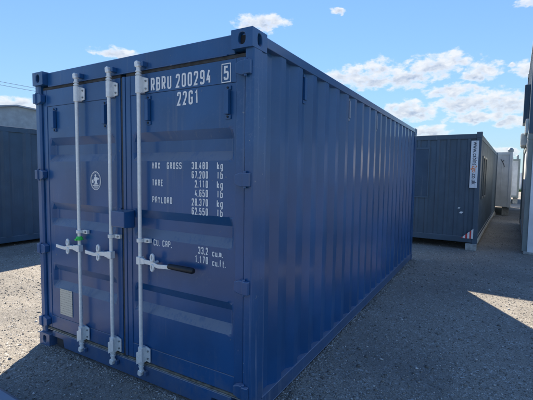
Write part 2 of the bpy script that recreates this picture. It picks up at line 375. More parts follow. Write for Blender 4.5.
# corner posts (front ones are folded channels with a return; rear ones plain)
for s in (-1, 1):
    prof = [(1.146, .035), (1.158, .020), (1.209, .020), (1.217, .028), (1.217, .120), (1.211, .126), (1.211, .196), (1.205, .202), (1.165, .202), (1.165, .105), (1.146, .105)]
    MB().prism([(s*x, y, .118) for x, y in prof], (0, 0, HT-.236)).build('corner_post', 'blue_post', box, .002)
    prof = [(1.09, LEN-.006), (1.214, LEN-.006), (1.214, LEN-.160), (1.17, LEN-.160), (1.17, LEN-.05), (1.09, LEN-.05)]
    MB().prism([(s*x, y, .118) for x, y in prof], (0, 0, HT-.236)).build('corner_post', 'blue_post', box, .003)
    # side rails
    B((s*1.158, .178, 2.512), (s*1.2145, LEN-.178, 2.578)).build('top_side_rail', 'blue_side', box, .004)
    rl = MB(); rl.box((s*1.150, .178, .028), (s*1.2150, LEN-.178, .128)); rl.box((s*1.10, .178, .018), (s*1.2165, LEN-.178, .0275))
    rl.build('bottom_side_rail', 'blue_post', box, .003)
    # corrugated side sheet: one pressed sheet
    ys = [(.200, 1)]; y = .474-.072-.068-.07
    prof = [(.196, 0), (y, 0)]
    pitch = .2826; y = .264+.0
    k = 0
    pts = [(.194, 0.), (.330, 0.)]
    yy = .402
    while yy < LEN-.20:
        pts += [(yy, .040), (yy+.072, .040), (yy+.138, 0.), (yy+.2106, 0.)]; yy += pitch
    pts = [p for p in pts if p[0] < LEN-.165]+[(LEN-.155, pts[-1][1] if pts[-1][0] > LEN-.3 else 0.)]
    mb = MB(); z0, z1 = .120, 2.520; bx = 1.167
    vs = [];
    for (yv, d) in pts: vs += [(s*(bx+d), yv, z0), (s*(bx+d), yv, z1)]
    nP = len(pts)
    mb.add(vs, [((2*i, 2*i+2, 2*i+3, 2*i+1) if s > 0 else (2*i, 2*i+1, 2*i+3, 2*i+2)) for i in range(nP-1)])
    mb.build('side_panel', 'blue_side', box, .0035)
    # ventilators under the top rail, welded in troughs
    for yv in ((.862, 1.992, 3.122, 4.252, 5.382) if s > 0 else (.862, 5.382)):
        vb = MB(); vb.box((s*1.168, yv-.018, 2.29), (s*1.192, yv+.022, 2.47)); vb.box((s*1.168, yv-.026, 2.262), (s*1.180, yv+.030, 2.2895)); vb.box((s*1.168, yv-.026, 2.4705), (s*1.180, yv+.030, 2.495))
        vb.build('side_ventilator', 'blue_post' if yv < 1 else 'pale_blue', box, .004)
# roof with shallow cross corrugations, rear wall, floor and cross members
mb = MB(); n = 27; vs = []
prs = []
yv = .12
while yv < LEN-.15: prs += [(yv, 2.566), (yv+.07, 2.566), (yv+.09, 2.548), (yv+.15, 2.548)]; yv += .2092
for yv, z in prs: vs += [(-1.16, yv, z), (1.16, yv, z)]
mb.add(vs, [(2*i, 2*i+1, 2*i+3, 2*i+2) for i in range(len(prs)-1)]); mb.build('roof', 'blue_side', box)
mb = MB(); pts = []; xv = -1.09
while xv < 1.0: pts += [(xv, .0), (xv+.07, 0), (xv+.135, .036), (xv+.205, .036)]; xv += .272
pts.append((1.09, 0)); vs = []
for xv, d in pts: vs += [(xv, LEN-.02-d, .12), (xv, LEN-.02-d, 2.52)]
mb.add(vs, [(2*i, 2*i+1, 2*i+3, 2*i+2) for i in range(len(pts)-1)]); mb.build('end_wall', 'blue_side', box)
B((-1.057, LEN-.06, 2.50), (1.057, LEN-.004, 2.585)).build('end_rail', 'blue', box, .004)
B((-1.057, LEN-.06, .02), (1.057, LEN-.004, .14)).build('end_rail', 'blue', box, .004)
B((-1.148, .12, .135), (1.148, LEN-.07, .16)).build('floor', 'timber', box)
for k in range(18):
    yv = .35+k*.32; B((-1.098, yv, .03), (1.098, yv+.05, .1345)).build('cross_member', 'blue', box)
# header and sill
hd = MB(); hd.box((-1.056, .045, 2.458), (1.056, .13, 2.584)); hd.build('header', 'blue', box, .006)
hf = MB(); hf.prism([(-1.0, .0445, 2.452), (1.0, .0445, 2.452), (1.0, .0445, 2.459), (-1.0, .0445, 2.459)], (0, -.012, 0)); hf.build('header_drip', 'blue_post', box, .002)
sl_ = MB(); sl_.prism([(-1.056, .03, .150), (-1.056, .03, .098), (-.885, .03, .098), (-.870, .03, .022), (.870, .03, .022), (.885, .03, .098), (1.056, .03, .098), (1.056, .03, .150)], (0, .11, 0))
sl_.build('door_sill', 'blue', box, .004)
B((-.98, .032, .022), (-.88, .14, .097)).build('recess_shade_fill', 'dark', box)  # solid dark block, painting in the shade of the open sill notch
B((-1.14, .036, .1515), (1.14, .125, .158)).build('threshold_plate', 'galv_dark', box)

# ---------------------------------------------------------------- stencil lettering (stroke font)
def sh(*p): return p
GL = {
 '0': [('c', [(0, 0), (0, 1), (1, 1), (1, 0)])], 'O': [('c', [(0, 0), (0, 1), (1, 1), (1, 0)])],
 'D': [('c', [(0, 0, 0), (0, 1, 0), (1, 1), (1, 0)])],
 '1': [('o', [(.12, .82), (.55, 1, 0), (.55, 0)])],
 '2': [('o', [(0, .74), (0, 1), (1, 1), (1, .62), (0, 0, 0), (1, 0)])],
 '3': [('o', [(0, .80), (0, 1), (1, 1), (1, .54), (.4, .54)]), ('o', [(.62, .50), (1, .50), (1, 0), (0, 0), (0, .2)])],
 '4': [('o', [(.6, 1), (0, .28, 0), (1, .28)]), ('o', [(.72, .55), (.72, 0)])],
 '5': [('o', [(.95, 1), (.06, 1, 0), (.02, .56, 0), (1, .60), (1, 0), (0, 0), (0, .2)])],
 '6': [('o', [(1, .84), (1, 1), (0, 1), (0, 0), (1, 0), (1, .56), (.14, .56)])],
 '7': [('o', [(0, 1), (1, 1, 0), (.35, 0)])],
 '8': [('c', [(0, 0), (0, 1), (1, 1), (1, 0)]), ('o', [(.14, .53), (.86, .53)])],
 '9': [('o', [(0, .16), (0, 0), (1, 0), (1, 1), (0, 1), (0, .44), (.86, .44)])],
 'R': [('o', [(0, 0), (0, 1, 0), (1, 1), (1, .48), (.14, .48)]), ('o', [(.5, .42), (1, 0)])],
 'B': [('c', [(0, 0, 0), (0, 1, 0), (1, 1), (1, 0)]), ('o', [(.14, .53), (.86, .53)])],
 'U': [('o', [(0, 1), (0, 0), (1, 0), (1, 1)])],
 'G': [('o', [(1, .78), (1, 1), (0, 1), (0, 0), (1, 0), (1, .46, 0), (.55, .46)])],
 'M': [('o', [(0, 0), (0, 1, 0), (.5, .5, 0), (1, 1, 0), (1, 0)])],
 'A': [('o', [(0, 0), (0, 1), (1, 1), (1, 0)]), ('o', [(.14, .42), (.86, .42)])],
 'X': [('o', [(0, 0), (1, 1)]), ('o', [(0, 1), (.42, .58)]), ('o', [(.58, .42), (1, 0)])],
 'S': [('o', [(1, .80), (1, 1), (0, 1), (0, .53), (1, .53), (1, 0), (0, 0), (0, .2)])],
 'T': [('o', [(0, 1), (1, 1)]), ('o', [(.5, .92), (.5, 0)])],
 'E': [('o', [(1, 1), (0, 1, 0), (0, 0, 0), (1, 0)]), ('o', [(.14, .52), (.85, .52)])],
 'P': [('o', [(0, 0), (0, 1, 0), (1, 1), (1, .46), (.14, .46)])],
 'Y': [('o', [(0, 1), (.5, .5, 0), (1, 1)]), ('o', [(.5, .42), (.5, 0)])],
 'L': [('o', [(0, 1), (0, 0, 0), (1, 0)])], 'C': [('o', [(1, .8), (1, 1), (0, 1), (0, 0), (1, 0), (1, .2)])],
 'k': [('o', [(0, 0), (0, 1)]), ('o', [(.95, .66), (.16, .3), (1, 0)])],
 'g': [('o', [(.86, 0), (0, 0), (0, .66), (1, .66, 0), (1, -.3), (.05, -.3)])],
 'l': [('o', [(.4, 1), (.4, 0)])], 'b': [('o', [(0, 1), (0, 0, 0), (1, 0), (1, .66), (.14, .66)])],
 'c': [('o', [(1, .5), (1, .66), (0, .66), (0, 0), (1, 0), (1, .16)])], 'u': [('o', [(0, .66), (0, 0), (1, 0, 0), (1, .66)])],
 'm': [('o', [(0, 0), (0, .66, 0), (1, .66), (1, 0)]), ('o', [(.5, .6), (.5, 0)])],
 'f': [('o', [(.95, 1), (.4, 1), (.4, 0)]), ('o', [(.5, .62), (.9, .62)])], 't': [('o', [(.4, .95), (.4, 0), (.95, 0)]), ('o', [(.5, .62), (.9, .62)])],
}
def stroke(mb, pts, closed, wd, y):
    P = [Vector((p[0], p[1])) for p in pts]; n = len(P); L, Q = [], []
    for i in range(n):
        a = P[i]-P[i-1] if (closed or i > 0) else P[1]-P[0]; b = P[(i+1) % n]-P[i] if (closed or i < n-1) else P[-1]-P[-2]
        a = a.normalized(); b = b.normalized(); na, nb = Vector((-a.y, a.x)), Vector((-b.y, b.x))
        m = (na+nb); m = m.normalized() if m.length > 1e-6 else na
        k = min(1/max(m.dot(na), .45), 2.); L.append(P[i]+m*wd/2*k); Q.append(P[i]-m*wd/2*k)
    mb.add([(p.x, y, p.y) for p in L]+[(p.x, y, p.y) for p in Q],
           [(n+i, n+(i+1) % n, (i+1) % n, i) for i in range(n if closed else n-1)])
def rounded(pts, closed, sxx, szz, rad):
    out = []; n = len(pts); P = [Vector((p[0]*sxx, p[1]*szz)) for p in pts]
    for i in range(n):
        sharp = len(pts[i]) > 2 or (not closed and i in (0, n-1))
        if sharp: out.append(P[i]); continue
        a = P[i-1]-P[i]; b = P[(i+1) % n]-P[i]; r = min(rad, a.length*.48, b.length*.48); a.normalize(); b.normalize()
        p0, p2 = P[i]+a*r, P[i]+b*r
        for t in (0, .28, .5, .72, 1): out.append(p0*(1-t)**2+P[i]*2*t*(1-t)+p2*t*t)
    return out
def lettering(text, x, z, h, pitch, y, parent, wd=None, cw=.68, right=False, name='lettering', xs=None):
    wd = wd or h*.15; mb = MB(); w_ = pitch*cw
    adv = [pitch*(.42 if c == '.' else 1.0) for c in text]
    if right: x = x-sum(adv)+(pitch-w_)
    for i, c in enumerate(text):
        if c == '.':
            mb.add([(x-.1*pitch, y, z), (x-.1*pitch+wd, y, z), (x-.1*pitch+wd, y, z+wd), (x-.1*pitch, y, z+wd)], [(0, 1, 2, 3)])
        elif c != ' ':
            for j, (k, pts) in enumerate(GL[c]):
                q = rounded(pts, k == 'c', w_-wd, h-wd, min(w_*.42, h*.2))
                stroke(mb, [(p.x+x+wd/2, p.y+z+wd/2) for p in q], k == 'c', wd, y-.0002*j)
        x += adv[i]
    return mb.build(name, 'letter', parent)

# ---------------------------------------------------------------- doors
FY = .052                                            # plane of the door sheet
TROUGH = [(1.990, 1.772), (1.392, 1.176), (.806, .575)]
def door(x0, x1, px0, px1, side):
    """leaf: pressed sheet with three horizontal troughs, inside a welded frame"""
    mb = MB(); dep = .045; zt, zb = 2.278, .296
    xs_ = [px0, px0+.016, px0+.052, px1-.052, px1-.016, px1]
    zz = [zt]
    for a, b in TROUGH: zz += [a, a-.068, b+.066, b]
    zz += [zb]
    def D(i, j):
        if not (2 <= i <= 3): return 0.
        return dep if (j % 4 in (2, 3) and 0 < j < len(zz)-1) else 0.
    vs = [(xv, FY+D(i, j), z) for j, z in enumerate(zz) for i, xv in enumerate(xs_)]
    n = len(xs_)
    mb.add(vs, [(j*n+i, (j+1)*n+i, (j+1)*n+i+1, j*n+i+1) for j in range(len(zz)-1) for i in range(n-1)])
    leaf = mb.build('door', 'blue', box, .012, seg=4)
    # frame
    for a, b in ((x0, px0-.002), (px1+.002, x1)):
        B((a, .046, .172), (b, .10, 2.432)).build('door_stile', 'blue_post' if abs(b) > 1.1 or abs(a) > 1.1 else 'blue', leaf, .004)
    B((px0-.0015, .048, 2.280), (px1+.0015, .10, 2.431)).build('door_rail', 'blue', leaf, .003)
    B((px0-.0015, .048, .174), (px1+.0015, .10, .294)).build('door_rail', 'blue', leaf, .003)
    B((x0, .052, 2.433), (x1, .105, 2.457)).build('top_gasket', 'rubber', leaf, .003)
    B((x0, .040, .159), (x1, .100, .1715)).build('bottom_gasket', 'rubber_dirt', leaf, .003)
    # hinges
    xe = -1.146 if side < 0 else 1.146
    for z in (2.352, 1.648, .944, .234):
        hb = MB()
        hb.prism([(xe-side*.055, .044, z-.030), (xe-side*.055, .044, z+.030), (xe-side*.012, .044, z+.045), (xe+side*.0135, .044, z+.045), (xe+side*.0135, .044, z-.045), (xe-side*.012, .044, z-.045)], (0, -.046, 0))
        ho = hb.build('hinge', 'blue_post', leaf, .004)
    return leaf
dl = door(-1.137, -.058, -1.075, -.118, -1)
dr = door(.006, 1.137, .062, 1.066, 1)
for s in (-1, 1):
    for z in (2.352, 1.648, .944, .234):
        lb = MB(); lb.box((s*1.1605, -.012, z-.043), (s*1.206, .0195, z+.043)); lb.tube([(s*1.168, .004, z-.056), (s*1.168, .004, z+.056)], .011, 10)
        lb.build('hinge_lug', 'blue_post', box, .004)
    B((s*1.1375, .055, .16), (s*1.1455, .10, 2.456)).build('side_gasket', 'rubber', box)
B((-.0565, .050, .172), (-.026, .095, 2.432)).build('centre_gasket', 'rubber', dr, .006)
B((-.0255, .041, .172), (.0045, .095, 2.432)).build('overlap_plate', 'blue', dr, .002)

def lash(x, z0, z1, leaf, sgn):
    mb = MB(); mb.box((x-.018, .018, z0+.03), (x+.018, .0475, z1-.03)); mb.box((x-.022, .041, z0), (x+.022, .0515, z0+.028)); mb.box((x-.022, .041, z1-.028), (x+.022, .0515, z1))
    o_ = mb.build('door_ventilator', 'blue', leaf, .003)
    for zz in (z0+.014, z1-.014):
        MB().tube([(x, .0415, zz), (x, .035, zz)], .007, 8).build('rivet', 'dark', leaf)
lash(-.955, 2.045, 2.262, dl, 1); lash(-.240, 2.045, 2.262, dl, 1); lash(.262, 2.045, 2.262, dr, 1); lash(1.005, 2.045, 2.262, dr, 1)

# lettering on the right leaf
LY = FY-.0022
for k, c in enumerate(('RBRU', '200294')):
    lettering(c, (.288, .540)[k], 2.292, .098, .0560, (.0462 if True else LY), dr, wd=.0140, cw=.72)
lettering('5', .9665, 2.300, .092, .0560, .0462, dr, wd=.0140, cw=.72)
mb = MB()
a, b, z0, z1, t_ = .948, 1.024, 2.284, 2.408, .006
for q in ((a, z0, b, z0+t_), (a, z1-t_, b, z1), (a, z0+t_, a+t_, z1-t_), (b-t_, z0+t_, b, z1-t_)):
    mb.add([(q[0], .0462, q[1]), (q[2], .0462, q[1]), (q[2], .0462, q[3]), (q[0], .0462, q[3])], [(0, 1, 2, 3)])
mb.build('lettering_box', 'letter', dr)
lettering('22G1', .548, 2.166, .098, .0545, LY, dr, wd=.0140, cw=.72)
pt = .0335
for k, (lab, val, un) in enumerate((('MAX  GROSS', '30.480', 'kg'), (None, '67.200', 'lb'), ('TARE', '2.110', 'kg'), (None, '4.650', 'lb'), ('PAYLOAD', '28.370', 'kg'), (None, '62.550', 'lb'))):
    z = 1.712-.0645*k
    if lab:
        for wi, wd_ in enumerate(lab.split()): lettering(wd_, .290+wi*5*pt*.92, z, .050, pt*.92, LY, dr, wd=.0078, cw=.72)
    lettering(val, .834, z, .052, pt*.86, LY, dr, wd=.0078, cw=.74, right=True)
    lettering(un, .911, z, .052, pt*.86, LY, dr, wd=.0078, cw=.74)
lettering('CU.', .300, 1.124, .050, pt*.9, LY, dr, wd=.0078, cw=.72); lettering('CAP.', .395, 1.124, .050, pt*.9, LY, dr, wd=.0078, cw=.72)
for k, (val, un) in enumerate((('33.2', 'cu.m.'), ('1.170', 'cu.ft.'))):
    lettering(val, .836, 1.112-.066*k, .052, pt*.86, LY, dr, wd=.0078, cw=.74, right=True)
    lettering(un, .872, 1.108-.066*k, .048, pt*.76, LY, dr, wd=.0070, cw=.76)

# oval emblem on the left leaf, data plate
mb = MB(); ec, ez, ea, eb = -.388, 1.607, .070, .080
def ring(mb, a, b, t, y, n=40):
    vs = []
    for k in range(n):
        q = 2*math.pi*k/n; vs += [(ec+a*math.cos(q), y, ez+b*math.sin(q)), (ec+(a-t)*math.cos(q), y, ez+(b-t)*math.sin(q))]
    mb.add(vs, [(2*k, 2*k+1, (2*k+3) % (2*n), (2*k+2) % (2*n)) for k in range(n)])
ring(mb, ea, eb, .006, LY); ring(mb, ea-.010, eb-.011, .0025, LY)
def poly(mb, pts, y=LY): mb.add([(ec+x, y, ez+z) for x, z in pts], [tuple(range(len(pts)))])
poly(mb, [(-.012, .052), (.004, .056), (.012, .046), (.008, .034), (-.006, .032), (-.014, .040)])
poly(mb, [(-.016, .030), (.014, .032), (.026, .012), (.018, -.010), (.030, -.030), (-.020, -.034), (-.010, -.010), (-.024, .008)], LY-.0002)
poly(mb, [(.020, .030), (.044, .022), (.040, .010), (.028, .008)]); poly(mb, [(-.050, .004), (-.030, .016), (-.028, -.016), (-.046, -.022)])
poly(mb, [(-.044, -.036), (.046, -.034), (.038, -.042), (-.036, -.044)]); poly(mb, [(-.030, -.050), (.032, -.049), (.020, -.058), (-.018, -.058)])
mb.build('emblem', 'letter', dl)
B((-.942, .0455, .335), (-.754, FY-.001, .581)).build('data_plate', 'placard', dl, .001)

# ---------------------------------------------------------------- locking bars
def locking_bar(x, hz, hdir, grip):
    bar = MB().tube([(x, .004, .118), (x, .004, 2.47)], .0148, 18, True).build('locking_bar', 'galv', box, 0, True)
    def bearing(z0, z1, low):
        mb = MB(); mb.tube([(x, .004, z0), (x, .004, z1)], .0240, 14)
        mb.box((x-.0235, .006, z0+.004), (x+.026, .0415, z1-.004))
        mb.prism([(x+.0237, .030, z0+.01), (x+.066, .030, z0+.016 if not low else z0+.004), (x+.066, .030, z1-.016), (x+.0237, .030, z1-.004)], (0, .0115, 0))
        if low: mb.prism([(x-.030, -.022, z0-.012), (x+.034, -.022, z0+.022), (x+.034, -.022, z1-.006), (x-.030, -.022, z1-.046)], (0, .008, 0))
        mb.build('bar_bearing', 'galv', bar, .002)
        for zz in (z0+.035, z1-.035):
            MB().tube([(x+.049, .0298, zz), (x+.049, .022, zz)], .0075, 8).build('bolt', 'galv_dark', bar)
    bearing(2.278, 2.405, False); bearing(.182, .312, True)
    # collars and cam ends that hook into the keepers
    for top in (True, False):
        f = (lambda z: z) if top else (lambda z: 2.593-z)
        mb = MB(); mb.tube([(x, .004, f(2.412)), (x, .004, f(2.422))], .0235, 14); mb.tube([(x, .004, f(2.434)), (x, .004, f(2.442))], .0225, 14)
        mb.tube([(x, .004, f(2.442)), (x, .004, f(2.468))], .0165, 12)
        cam_ = mb.build('cam_head', 'galv', bar, 0, True)
        mb = MB(); mb.prism([(x-.019, -.016, f(2.4685)), (x+.019, -.016, f(2.4685)), (x+.022, -.016, f(2.486)), (x+.010, -.016, f(2.490)), (x+.010, -.016, f(2.512)), (x-.004, -.016, f(2.518)), (x-.026, -.016, f(2.508)), (x-.024, -.016, f(2.484))], (0, .036, 0))
        mb.build('cam_lip', 'galv', bar, .005)
        for kx0, kx1, ky, kz0, kz1 in ((.027, .050, .0, 2.474, 2.512), (-.050, -.036, .006, 2.490, 2.515)):
            B((x+kx0, ky, f(kz0)), (x+kx1, .0445 if top else .0295, f(kz1))).build('keeper', 'blue_post' if top else 'blue', box, .004)
    # mid guide bracket
    gb = MB(); gb.tube([(x, .004, 1.146), (x, .004, 1.174)], .026, 14); gb.box((x+.020, .018, 1.144), (x+.086, .0445, 1.176)); gb.build('bar_guide', 'galv', bar, .002)
    MB().tube([(x+.066, .0178, 1.160), (x+.066, .009, 1.160)], .0085, 8).build('bolt', 'galv_dark', bar)
    # handle: hub plate, lever, catch
    d = hdir; h = MB(); h.box((x-.021, -.020, hz-.030), (x+.021, .024, hz+.030)); h.prism([(x+d*.0213, -.018, hz-.026), (x+d*.062, -.018, hz-.020), (x+d*.062, -.018, hz+.022), (x+d*.0213, -.018, hz+.026)], (0, .020, 0))
    h.build('handle_hub', 'galv', bar, .003)
    ln = .325 if not grip else .340
    top_ = [(.045, .016), (.10, .016), (.14, .012), (.20, -.004), (.26, .0), (ln, .006)]
    pts = [(x+d*a, -.014, hz+b) for a, b in top_]+[(x+d*a, -.014, hz+b-(.034 if a < .2 else .030)) for a, b in reversed(top_)]
    MB().prism(pts, (0, .011, 0)).build('handle', 'galv', bar, .003)
    # catch: two lobes with a hasp that swings over the lever
    cx_ = x+d*.148
    mb = MB(); mb.prism([(cx_-.012, -.0025, hz-.056), (cx_+.012, -.0025, hz-.056), (cx_+.012, -.0025, hz+.058), (cx_-.012, -.0025, hz+.058)], (0, .006, 0)); mb.tube([(cx_, .0036, hz), (cx_, .0445, hz)], .011, 10); mb.build('handle_catch', 'galv', bar, .002)
    tor = MB(); N = 14
    for k in range(N):
        pass
    lp = [(cx_+.0135*math.sin(2*math.pi*k/N), -.0135+.002*math.cos(2*math.pi*k/N), hz+.040+.026*math.cos(2*math.pi*k/N)) for k in range(N+1)]
    tor.tube(lp, .0085, 8); tor.build('hasp', 'galv', bar, 0, True)
    lp = [(cx_+.0125*math.sin(2*math.pi*k/N), -.0135, hz-.036+.024*math.cos(2*math.pi*k/N)) for k in range(N+1)]
    MB().tube(lp, .0085, 8).build('hasp', 'galv', bar, 0, True)
    if grip:
        a = x+d*.315
        MB().tube([(a, -.009, hz-.003), (a+d*.02, -.009, hz-.003), (a+d*.10, -.009, hz-.004), (a+d*.225, -.009, hz-.005), (a+d*.238, -.009, hz-.005)], [.019, .020, .0215, .022, .016], 14).build('handle_grip', 'black', bar, 0, True)
    return bar
b1 = locking_bar(-.561, 1.013, -1, False); b2 = locking_bar(-.138, 1.006, -1, False); b3 = locking_bar(.203, 1.004, 1, True)
mb = MB(); mb.tube([(-.561, .004, 1.086), (-.561, .004, 1.094), (-.561, .004, 1.118)], [.033, .034, .022], 12); mb.box((-.575, -.034, 1.085), (-.548, -.018, 1.10))
sealo = mb.build('bolt_seal', 'green', b1, .002)
# lock box over the seam
lk = MB(); lk.prism([(-.050, .0425, 1.245), (-.050, -.055, 1.252), (-.050, -.062, 1.262), (-.050, -.062, 1.378), (-.050, .0425, 1.385)], (.150, 0, 0)); lko = lk.build('lock_box', 'blue', box, .005)
B((-.066, .030, 1.240), (-.0505, .0425, 1.392)).build('lock_box_flange', 'blue', box, .002)

# ------------------------------------------------------------------ other cabins and containers
def ribbed(mb, a, b, z0, z1, n, pitch, rib, dep):
    """wall sheet from a to b (xy) with proud vertical ribs, outward normal n"""
    a, b, n = Vector((*a, 0)), Vector((*b, 0)), Vector((*n, 0)); d = b-a; Lh = d.length; d.normalize()
    pts = [(0, 0)]; x = pitch*.5
    while x < Lh-pitch*.4: pts += [(x, 0), (x+rib*.25, dep), (x+rib*.75, dep), (x+rib, 0)]; x += pitch
    pts.append((Lh, 0)); vs = []
    for t, e in pts:
        p = a+d*t+n*e; vs += [(p.x, p.y, z0), (p.x, p.y, z1)]
    flip = d.cross(Vector((0, 0, 1))).dot(n) < 0
    mb.add(vs, [((2*i, 2*i+1, 2*i+3, 2*i+2) if flip else (2*i, 2*i+2, 2*i+3, 2*i+1)) for i in range(len(pts)-1)])
def cabin(name, loc, rz, wd, ln, ht, label, cat, group=None, wall='grey_blue', frame='grey_dark', side=None, front=None, pitch=.20, rib=.09, dep=.014, x_off=0., cast=True):
    """local: front face at y=0 looking to -y, x from x_off to x_off+wd, base at z=0"""
    e = empty(name, loc, rz, label, cat, group); x0, x1 = x_off, x_off+wd
    q = .10
    for (px, py) in ((x0, 0), (x1-q, 0), (x0, ln-q), (x1-q, ln-q)):
        B((px, py, .0), (px+q, py+q, ht)).build('corner_post', frame, e, .006)
        if cast: B((px-.006, py-.006, ht-.10), (px+q+.006, py+q+.006, ht+.03)).build('corner_casting', frame, e, .006)
    for py in (.012, ln-.092):
        B((x0+q, py, .02), (x1-q, py+.08, .15)).build('bottom_rail', frame, e, .006); B((x0+q, py, ht-.12), (x1-q, py+.08, ht-.01)).build('top_rail', frame, e, .006)
    for px in (x0+.012, x1-.092):
        B((px, q, .02), (px+.08, ln-q, .15)).build('bottom_rail', frame, e, .006); B((px, q, ht-.12), (px+.08, ln-q, ht-.01)).build('top_rail', frame, e, .006)
    for nm, a, b, nn, mt in (('front_wall', (x0+q, .045), (x1-q, .045), (0, -1), front or wall), ('rear_wall', (x0+q, ln-.045), (x1-q, ln-.045), (0, 1), wall),
                             ('side_wall', (x0+.045, q), (x0+.045, ln-q), (-1, 0), side or wall), ('side_wall', (x1-.045, q), (x1-.045, ln-q), (1, 0), side or wall)):
        mb = MB(); ribbed(mb, a, b, .15, ht-.12, nn, pitch, rib, dep); mb.build(nm, mt, e)
    B((x0+.03, .03, ht-.045), (x1-.03, ln-.03, ht-.02)).build('roof', frame, e)
    B((x0+.02, .02, .03), (x1-.02, ln-.02, .12)).build('base', 'dark', e)
    return e
def window(e, x, y0, y1, z0, z1, sgn, bars=0):
    wo = MB(); t = .05; a, b = x, x+sgn*.035
    for q in ((y0, z0, y1, z0+t), (y0, z1-t, y1, z1), (y0, z0+t, y0+t, z1-t), (y1-t, z0+t, y1, z1-t)): wo.box((a, q[0], q[1]), (b, q[2], q[3]))
    f = wo.build('window', 'alu', e, .003); B((a, y0+t, z0+t), (a+sgn*.012, y1-t, z1-t)).build('pane', 'glass', f)
    for k in range(bars):
        yb = y0+(y1-y0)*(k+1)/(bars+1); MB().tube([(b+sgn*.02, yb, z0), (b+sgn*.02, yb, z1)], .012, 8).build('security_bar', 'alu', f)

ROT = R(-2.6)
# slate-blue office cabin behind the blue container
GC = (2.310, 7.75, .150)
gc = cabin('site_cabin', GC, ROT, 2.44, 9.1, 2.49, 'slate blue site cabin with vertical web address sign, standing on a concrete block', 'cabin', frame='grey_blue', side='grey_side', pitch=.215, rib=.10, dep=.024, x_off=-2.44)
cb = B((-2.05, .030, 1.04), (-1.24, .046, 2.16)); sh_ = B((-2.05, .005, 1.04), (-1.10, .038, 2.16)).build('window_shutter', 'grey_dark', gc, .004)
for q in ((-2.08, 1.0, -1.07, 1.039), (-2.08, 2.161, -1.07, 2.20), (-2.08, 1.04, -2.051, 2.16), (-1.099, 1.04, -1.07, 2.16)): B((q[0], .0, q[1]), (q[2], .042, q[3])).build('shutter_frame', 'grey_blue', gc, .003)
for yy0 in (.75, 1.55): window(gc, -.030, yy0, yy0+.60, .98, 2.02, 1)
MB().box((-.0115, .11, .0), (.006, 8.98, .085)).build('skirting_board', 'skirt', gc)
# hazard triangle
def tri(pts, mname, e, y, nm):
    mb = MB(); mb.prism([(x, y, z) for x, z in pts], (0, -.001, 0)); mb.build(nm, mname, e)
ta, tb, tc = (-.325, .115), (-.078, .115), (-.078, .345)
tri([ta, tb, tc], 'letter', gc, -.004, 'warning_triangle')
for u0, u1 in ((0., .16), (.36, .52), (.70, .84)):
    xa, xb_ = ta[0]+(tb[0]-ta[0])*u0, ta[0]+(tb[0]-ta[0])*u1
    pts = [(xa, ta[1]), (xb_, ta[1]), (xb_, ta[1]+(tc[1]-ta[1])*u1), (xa, ta[1]+(tc[1]-ta[1])*u0)]
    if u0 == 0.: pts = pts[:3]
    tri(pts, 'red', gc, -.0055, 'warning_stripe')
for (x, z, r_) in ((-.40, .80, .02), (-.35, .70, .03)):
    mb = MB(); mb.prism([(x-r_*1.5, .028, z-r_*.6), (x+r_*.5, .028, z-r_*.9), (x+r_*1.7, .028, z+r_*.4), (x-r_*.2, .028, z+r_*.7)], (0, -.001, 0)); mb.build('torn_sticker', 'letter', gc)
# sign with web address running down the corner post
sg = B((-.205, -.0115, 1.27), (-.052, -.0065, 2.325)).build('address_sign', 'white', gc, .001)
def textmesh(s, size, m, parent, loc, rot, sxx=1.):
    c = bpy.data.curves.new('t', 'FONT'); c.body = s; c.size = size; c.resolution_u = 3; c.offset = size*.012
    o_ = bpy.data.objects.new('t', c); COL.objects.link(o_); bpy.context.view_layer.update()
    me_ = bpy.data.meshes.new_from_object(o_.evaluated_get(bpy.context.evaluated_depsgraph_get()))
    bpy.data.objects.remove(o_); me_.materials.clear(); me_.materials.append(M[m])
    wdt = max(v.co.x for v in me_.vertices)
    ob = bpy.data.objects.new('sign_lettering', me_); COL.objects.link(ob); ob.parent = parent; ob.location = loc; ob.rotation_euler = rot; ob.scale = (sxx, 1, 1)
    return ob, wdt*sxx
zc = 2.30
for s_, m_ in (('www.cabins', 'ink'), ('2go', 'orange'), ('.co.uk', 'ink')):
    ob, wdt = textmesh(s_, .135, m_, sg, (-.162, -.0135, zc), (R(90), R(90), 0), .80); zc -= wdt+.006
def block(loc, rz, sz, label):
    e = B((-sz[0]/2, -sz[1]/2, 0), (sz[0]/2, sz[1]/2, sz[2])).build('concrete_block', 'concrete', None, .008)
    e.location = loc; e.rotation_euler = (0, 0, rz); return tag(e, label, 'block', 'blocks under the cabins')
def loc_of(base, rz, x, y): return (base[0]+x*math.cos(rz)-y*math.sin(rz), base[1]+x*math.sin(rz)+y*math.cos(rz), 0)
block(loc_of(GC, ROT, -.115, .06), ROT, (.22, .22, .150), 'grey concrete block under the near corner of the slate blue cabin')
block(loc_of(GC, ROT, -.12, 8.98), ROT, (.30, .22, .150), 'grey concrete block under the far corner of the slate blue cabin')
block(loc_of(GC, ROT, -2.32, .06), ROT, (.30, .22, .150), 'grey concrete block under the hidden left corner of the slate blue cabin')
block(loc_of(GC, ROT, -2.32, 8.98), ROT, (.30, .22, .150), 'grey concrete block under the rear left corner of the slate blue cabin')

